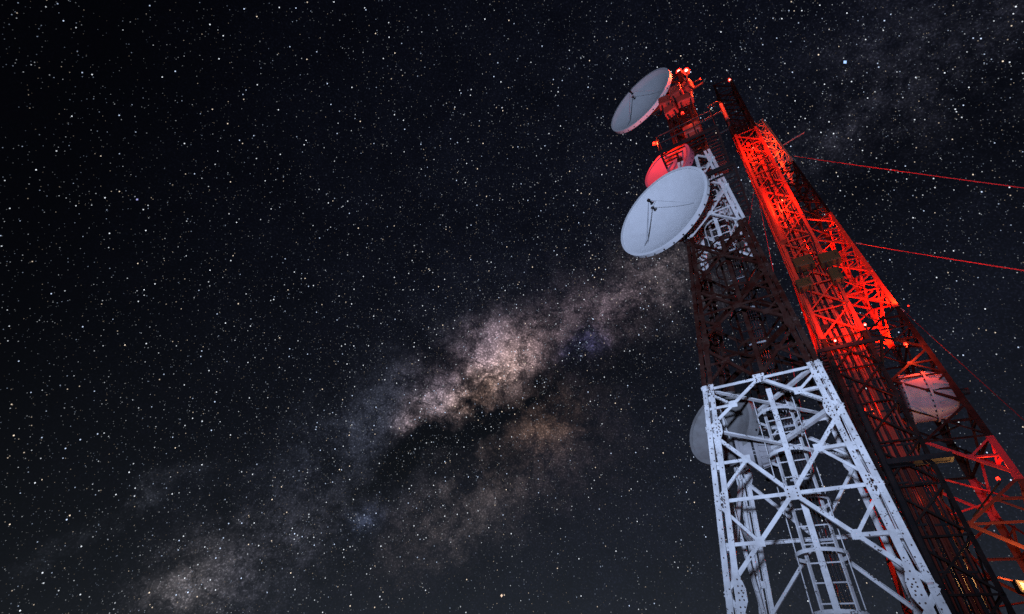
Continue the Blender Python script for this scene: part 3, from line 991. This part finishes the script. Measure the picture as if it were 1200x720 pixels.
# side arms with little antennas near the far tower's head
for lab, p, q in (("short red lit side arm with a round tip left of the far tower's head", TC.world((-.7, -.5, 29.5 + EYE)), TC.world((-1.45, -.6, 29.6 + EYE))),
                  ("long faint red side arm right of the far tower's head", TC.world((.75, -.7, 28.3 + EYE)), TC.world((1.95, -1.3, 28.0 + EYE)))):
    r = empty("side_arm", lab, "bracket", p, group="side arms of the far tower")
    bm = bmesh.new(); tube(bm, [V(0, 0, 0), q - p], .035, 8); obj('arm', bm, M_BOX, r)
    bm = bmesh.new(); bmesh.ops.create_icosphere(bm, subdivisions=2, radius=.13 if 'round' in lab else .05); bmesh.ops.translate(bm, verts=bm.verts[:], vec=q - p); obj('tip', bm, M_BOX, r, True)


# ------------------------------------------------------------------ wires
def wire(label, p, q, r=.018, sag=.15, mat=M_WIRE, name="guy_wire", group="guy wires of the far tower"):
    p, q = Vector(p), Vector(q)
    root = empty(name, label, "wire", p, group=group)
    bm = bmesh.new()
    tube(bm, [(q - p) * t + V(0, 0, -4 * sag * t * (1 - t)) for t in np.linspace(0, 1, 14)], r, 6)
    obj('strand', bm, mat, root)
    bm = bmesh.new(); u = (q - p).normalized(); tube(bm, [u * .1, u * .55], r * 2.2, 8); obj('turnbuckle', bm, M_GALV, root)


def ext(p, q):
    p, q = Vector(p), Vector(q); t = p.z / (p.z - q.z); return p + (q - p) * t


for lab, p, q in (("uppermost red guy wire running right from the far tower", (14.911, 13.329, 26.15 + EYE), (12.653, 5.992, 11.73 + EYE)),
                  ("second red guy wire running right, below the uppermost", (15.185, 13.016, 18.17 + EYE), (12.152, 6.951, 9.58 + EYE)),
                  ("lowest dim red guy wire running along the far tower's right edge", (15.3, 12.9, 14.1 + EYE), (11.234, 8.354, 6.14 + EYE))):
    wire(lab, p, ext(p, q), r=.009 if 'lowest' in lab else .014, mat=M_WIRE_DIM_LIT if 'lowest' in lab else M_WIRE)
wire("thin magenta wire hanging beside the left edge of the far tower", (13.47, 14.784, 27.6 + EYE), ext((13.47, 14.784, 27.6 + EYE), (10.289, 13.533, 10.57 + EYE)), .014)
wire("short wire slanting from the far tower down behind the near tower", (13.5, 14.7, 26.4 + EYE), (8.9, 14.2, 15.0), .012)

# ------------------------------------------------------------------ warm floodlight low on the right
fx = V(14.22, 13.05, 4.17 + EYE)
ff = empty("floodlight", "warm orange floodlight on a post at the lower right edge", "lamp", (fx.x, fx.y, 0))
bm = bmesh.new(); tube(bm, [V(0, 0, 0), V(0, 0, fx.z - .25)], .06, 10); obj('post', bm, M_GALV, ff)
for i, s in enumerate((-.16, .16)):
    bm = bmesh.new(); box(bm, V(s, 0, fx.z), .24, .16, .30); bevel(bm, .02); h = obj('lamp_head', bm, M_STEEL, ff)
    bm = bmesh.new(); box(bm, V(s, -.092, fx.z), .13, .02, .16); obj('glass', bm, M_WARM, h)
lamp("floodlight_light", 'POINT', (-.1, -.5, fx.z + .2), (1.0, .46, .14), 300, ff, .1)

# ------------------------------------------------------------------ stars
CLUSTERS = [((-0.2302, 0.9351, 0.2694), 0.55, 45), ((0.1498, 0.7782, 0.6099), 0.50, 40), ((0.1108, 0.7596, 0.6409), 0.50, 25), ((0.0890, 0.8317, 0.5481), 0.50, 22), ((-0.1361, 0.8695, 0.4748), 0.45, 35), ((-0.4443, 0.8857, 0.1346), 0.50, 35), ((-0.3219, 0.9173, 0.2342), 0.90, 40), ((0.1613, 0.7444, 0.6480), 0.60, 30), ((-0.0253, 0.9267, 0.3749), 0.60, 20), ((0.6213, 0.2155, 0.7534), 0.70, 14), ((0.3386, 0.2591, 0.9045), 0.90, 16)]


def stars():
    rng = np.random.default_rng(11)
    RAD = 1300.0
    n0 = 230000
    v = rng.normal(size=(n0, 3)); v /= np.linalg.norm(v, axis=1)[:, None]
    v = v[v[:, 2] > .02]
    # crowd more of them along the Milky Way
    a = np.array([-.44, .887, .141]); b = np.array([.542, .272, .795])
    nrm = np.cross(a, b); nrm /= np.linalg.norm(nrm)
    m = rng.normal(size=(300000, 3)); m /= np.linalg.norm(m, axis=1)[:, None]
    lat = np.degrees(np.arcsin(m @ nrm))
    core = np.array([-.042, .843, .536])
    keep = rng.random(len(m)) < .38 * np.exp(-(lat / 13) ** 2) * (.55 + .9 * np.exp((m @ core - 1) / .18))
    m = m[keep & (m[:, 2] > .02)]
    # tight clusters
    cl = []
    for d, s, k in CLUSTERS:
        cl.append(np.array(d) + rng.normal(size=(k, 3)) * math.radians(s))
    cl = np.vstack(cl); cl /= np.linalg.norm(cl, axis=1)[:, None]
    wide = np.exp(-(np.degrees(np.arcsin(v @ nrm)) / 30) ** 2)
    v = v[rng.random(len(v)) < .45 + .55 * wide]
    P = np.vstack([v, m, cl]); n = len(P); ncl = len(cl)
    mag = rng.pareto(1.75, n)
    br = np.clip(0.036 + .11 * mag, 0, 1.3)
    sz = .64 + .55 * np.clip(br, 0, 1.0) + rng.uniform(-.1, .15, n)
    br[-ncl:] *= 1.6; t = rng.random(n); t[-ncl:] = .62 + .2 * t[-ncl:]
    col = np.where(t[:, None] < .52, [[.86, .92, 1.0]], np.where(t[:, None] < .82, [[.62, .75, 1.0]], [[1.0, .82, .64]])) * rng.uniform(.85, 1.1, (n, 1))
    sp = np.array([[.474, .263, .84], [.045, .98, .191], [-.623, .511, .592], [-.42, .20, .88]])
    sp = sp / np.linalg.norm(sp, axis=1)[:, None]
    P = np.vstack([P, sp]); br = np.append(br, [1.5, 1.2, .8, .8]); sz = np.append(sz, [3.2, 2.8, 2.0, 2.0])
    col = np.vstack([col, [[.35, .55, 1.0], [1.0, .70, .52], [.5, .5, 1.0], [.7, .8, 1.]]])
    n = len(P)
    C = P * RAD
    upv = np.array([.0, .0, 1.0])
    ax = np.cross(P, upv); ax /= np.linalg.norm(ax, axis=1)[:, None]
    ay = np.cross(ax, P)
    s = sz[:, None]
    verts = np.stack([C + ax * s, C - ax * s, C + ay * s * 1.25, C - ay * s * 1.25, C + P * s, C - P * s], 1).reshape(-1, 3)
    tri = np.array([[0, 2, 4], [2, 1, 4], [1, 3, 4], [3, 0, 4], [2, 0, 5], [1, 2, 5], [3, 1, 5], [0, 3, 5]])
    faces = (tri[None] + (np.arange(n) * 6)[:, None, None]).reshape(-1, 3)
    me = bpy.data.meshes.new("stars")
    me.vertices.add(len(verts)); me.vertices.foreach_set('co', verts.astype(np.float32).ravel())
    me.loops.add(faces.size); me.loops.foreach_set('vertex_index', faces.astype(np.int32).ravel())
    me.polygons.add(len(faces)); me.polygons.foreach_set('loop_start', np.arange(0, faces.size, 3, dtype=np.int32))
    me.update(calc_edges=True)
    at = me.attributes.new("star_light", 'FLOAT_COLOR', 'POINT')
    cc = np.repeat(np.hstack([col * br[:, None], np.ones((n, 1))]), 6, 0).astype(np.float32)
    at.data.foreach_set('color', cc.ravel())
    mm = bpy.data.materials.new("starlight"); mm.use_nodes = True
    t_ = mm.node_tree; t_.nodes.clear()
    e = t_.nodes.new('ShaderNodeEmission'); a_ = t_.nodes.new('ShaderNodeAttribute'); a_.attribute_name = "star_light"
    o_ = t_.nodes.new('ShaderNodeOutputMaterial')
    t_.links.new(a_.outputs['Color'], e.inputs['Color']); t_.links.new(e.outputs[0], o_.inputs['Surface'])
    mm.cycles.emission_sampling = 'NONE'
    me.materials.append(mm)
    o = bpy.data.objects.new("stars", me); COL.objects.link(o)
    tag(o, "countless small stars scattered over the night sky", "stars", kind='stuff')


stars()
